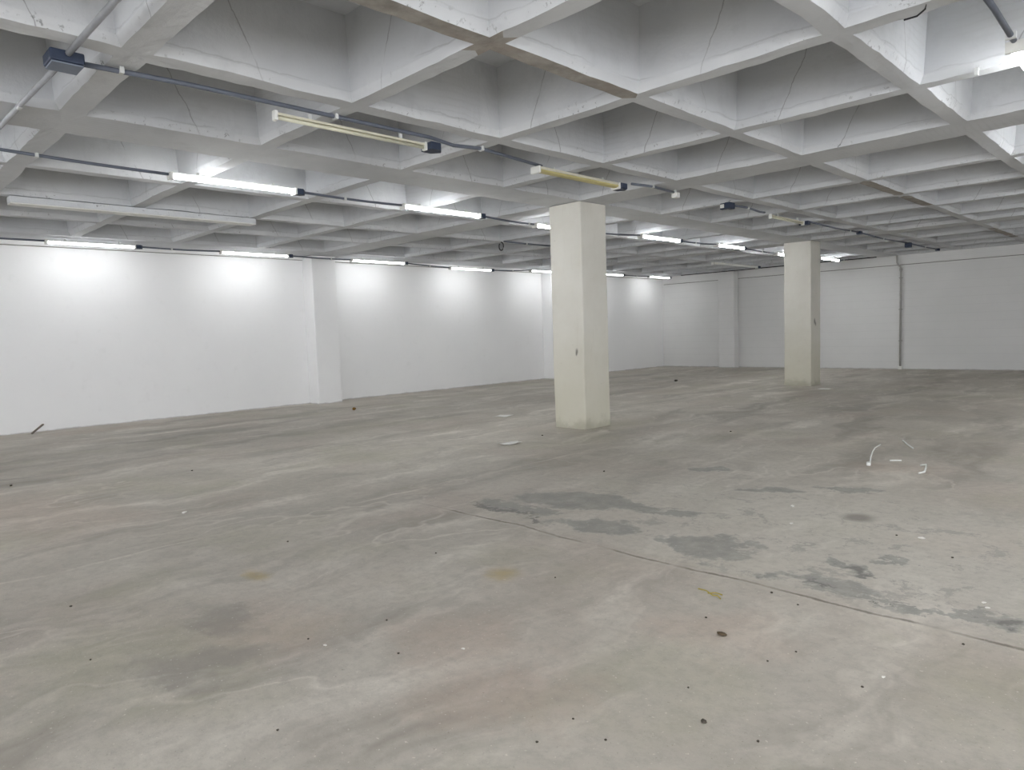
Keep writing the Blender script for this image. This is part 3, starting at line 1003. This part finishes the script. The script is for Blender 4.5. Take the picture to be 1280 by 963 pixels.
PEB = [(-1.6, 5.56), (-1.17, 5.25), (-1.91, 3.34), (-1.44, 3.08), (-1.38, 3.26), (-1.59, 2.62), (-1.03, 3.12), (-1.81, 2.09), (-1.81, 1.87), (-1.62, 2.06),
       (-1.18, 2.44), (-1.8, 3.91), (-2.96, 3.28), (-3.24, 2.16), (-3.36, 1.74), (-2.85, 1.96), (-2.66, 1.22), (-4.0, 0.87), (-4.93, 0.99), (-5.13, 2.53),
       (-8.99, 3.22), (-9.89, 1.49), (-3.97, 3.1), (-5.05, 9.62), (-7.21, 7.79), (-4.78, 6.17), (-0.81, 3.86), (-1.61, 3.83)]
pe = None
for k, (x, y) in enumerate(PEB):
    s = 0.003 + 0.0009 * math.hypot(x, y) * (0.7 + 0.6 * random.random())
    if pe is None:
        pe = lump('pebble', x, y, 0.01, M_STONE, 'tiny dark pebble lying loose on the grey concrete floor', 'pebble', 'loose dark pebbles')
        o = pe
    else:
        o = dup(pe, (x, y, 0))
    o.rotation_euler = (0, 0, random.uniform(0, 6))
    o.scale = (s / 0.01,) * 3
CHIP = [(-1.44, 5.58), (-0.85, 4.51), (-0.99, 3.27), (-3.22, 1.76), (-6.8, 2.34), (-2.53, 5.91), (-2.32, 5.4), (-0.82, 4.44), (-2.64, 2.21)]
pe = None
for k, (x, y) in enumerate(CHIP):
    s = 0.004 + 0.0014 * math.hypot(x, y)
    if k in (0, 4, 5):
        s *= 1.6
    if pe is None:
        pe = lump('plaster_chip', x, y, 0.01, M_CHIPW, 'tiny white plaster chip lying loose on the grey concrete floor', 'plaster chip', 'loose white plaster chips', 0.4, 5)
        o = pe
    else:
        o = dup(pe, (x, y, 0))
    o.rotation_euler = (0, 0, random.uniform(0, 6))
    o.scale = (s / 0.01 * 1.3, s / 0.01 * 0.8, s / 0.01)
lump('dry_leaf', -1.74, 3.20, 0.021, M_LEAF, 'dark curled dry leaf on the near floor, right of centre', 'leaf', None, 0.4, 2).scale = (1.3, 0.7, 1)
lump('dirt_clod', -1.40, 2.42, 0.012, M_STONE, 'small dark dirt clod near the lower edge, nearest to the viewpoint', 'dirt', None, 0.6, 3)
lump('dirt_clod', -11.07, 17.81, 0.06, M_STONE, 'dark dirt clod far off on the floor behind the nearer column', 'dirt', None, 0.4, 4)
lump('dirt_clod', -13.35, 8.32, 0.04, M_BROWN, 'ochre brown lump on the floor near the foot of the nearer pilaster', 'lump', None, 0.8, 6)
b = bmesh.new()
for a, c in (((-0.1, 0.03), (0.02, -0.01)), ((0.02, -0.01), (0.08, -0.03)), ((-0.02, 0.0), (0.06, 0.03))):
    add_tube(b, [(a[0], a[1], 0.004), ((a[0] + c[0]) / 2, (a[1] + c[1]) / 2 + 0.008, 0.01), (c[0], c[1], 0.004)], 0.0035, 6)
o = tag(obj('straw_twig', b, M_TWIG), 'yellowish forked twig lying on the near floor beyond the dry leaf', 'twig')
o.location = (-2.06, 3.66, 0)

# stray wires poking from the slab near the top right
b = bmesh.new()
add_tube(b, [(-1.36, 5.27, H + 0.03), (-1.37, 5.26, H - 0.03), (-1.42, 5.27, H - 0.055), (-1.5, 5.28, H - 0.05)], 0.006, 6)
tag(obj('hanging_wire', b, M_BLACK), 'small black wire end hanging from a rib at upper right', 'hook')
b = bmesh.new()
add_box(b, (-1.44, 6.93, H - 0.05), (-1.41, 6.96, H + 0.01), 0.004)
tag(obj('mounting_clip', b, M_CLIP), 'small white clip left on a ceiling rib near the upper right lit tube', 'clip')

# ------------------------------------------------------------------ world and camera
w = bpy.data.worlds.new('world')
w.use_nodes = True
w.node_tree.nodes['Background'].inputs[0].default_value = (0.95, 0.965, 1.0, 1)
w.node_tree.nodes['Background'].inputs[1].default_value = 2.9
S.world = w

cam = bpy.data.cameras.new('camera')
cam.sensor_fit = 'HORIZONTAL'
cam.sensor_width = 36.0
cam.lens = FPX / 1280 * 36.0
cam.clip_start = 0.05
cam.clip_end = 200
co = bpy.data.objects.new('camera', cam)
C.objects.link(co)
cy_, sy_ = math.cos(YAW), math.sin(YAW)
fw = Vector((sy_ * math.cos(PITCH), cy_ * math.cos(PITCH), math.sin(PITCH)))
rt = Vector((cy_, -sy_, 0))
up = Vector((-sy_ * math.sin(PITCH), -cy_ * math.sin(PITCH), math.cos(PITCH)))
c, s = math.cos(ROLL), math.sin(ROLL)
r2_, u2_ = c * rt + s * up, -s * rt + c * up
mw = Matrix.Identity(4)
for k in range(3):
    mw[k][0], mw[k][1], mw[k][2] = r2_[k], u2_[k], -fw[k]
mw.translation = (0, 0, CAM_H)
co.matrix_world = mw
S.camera = co

S.view_settings.view_transform = 'Standard'
S.view_settings.look = 'None'
S.view_settings.exposure = 0.94
S.view_settings.gamma = 1.0
S.view_settings.use_curve_mapping = False
S.cycles.max_bounces = 5
S.cycles.diffuse_bounces = 5
S.cycles.use_denoising = True
S.cycles.use_adaptive_sampling = True
S.cycles.adaptive_threshold = 0.04
S.cycles.sample_clamp_indirect = 6.0
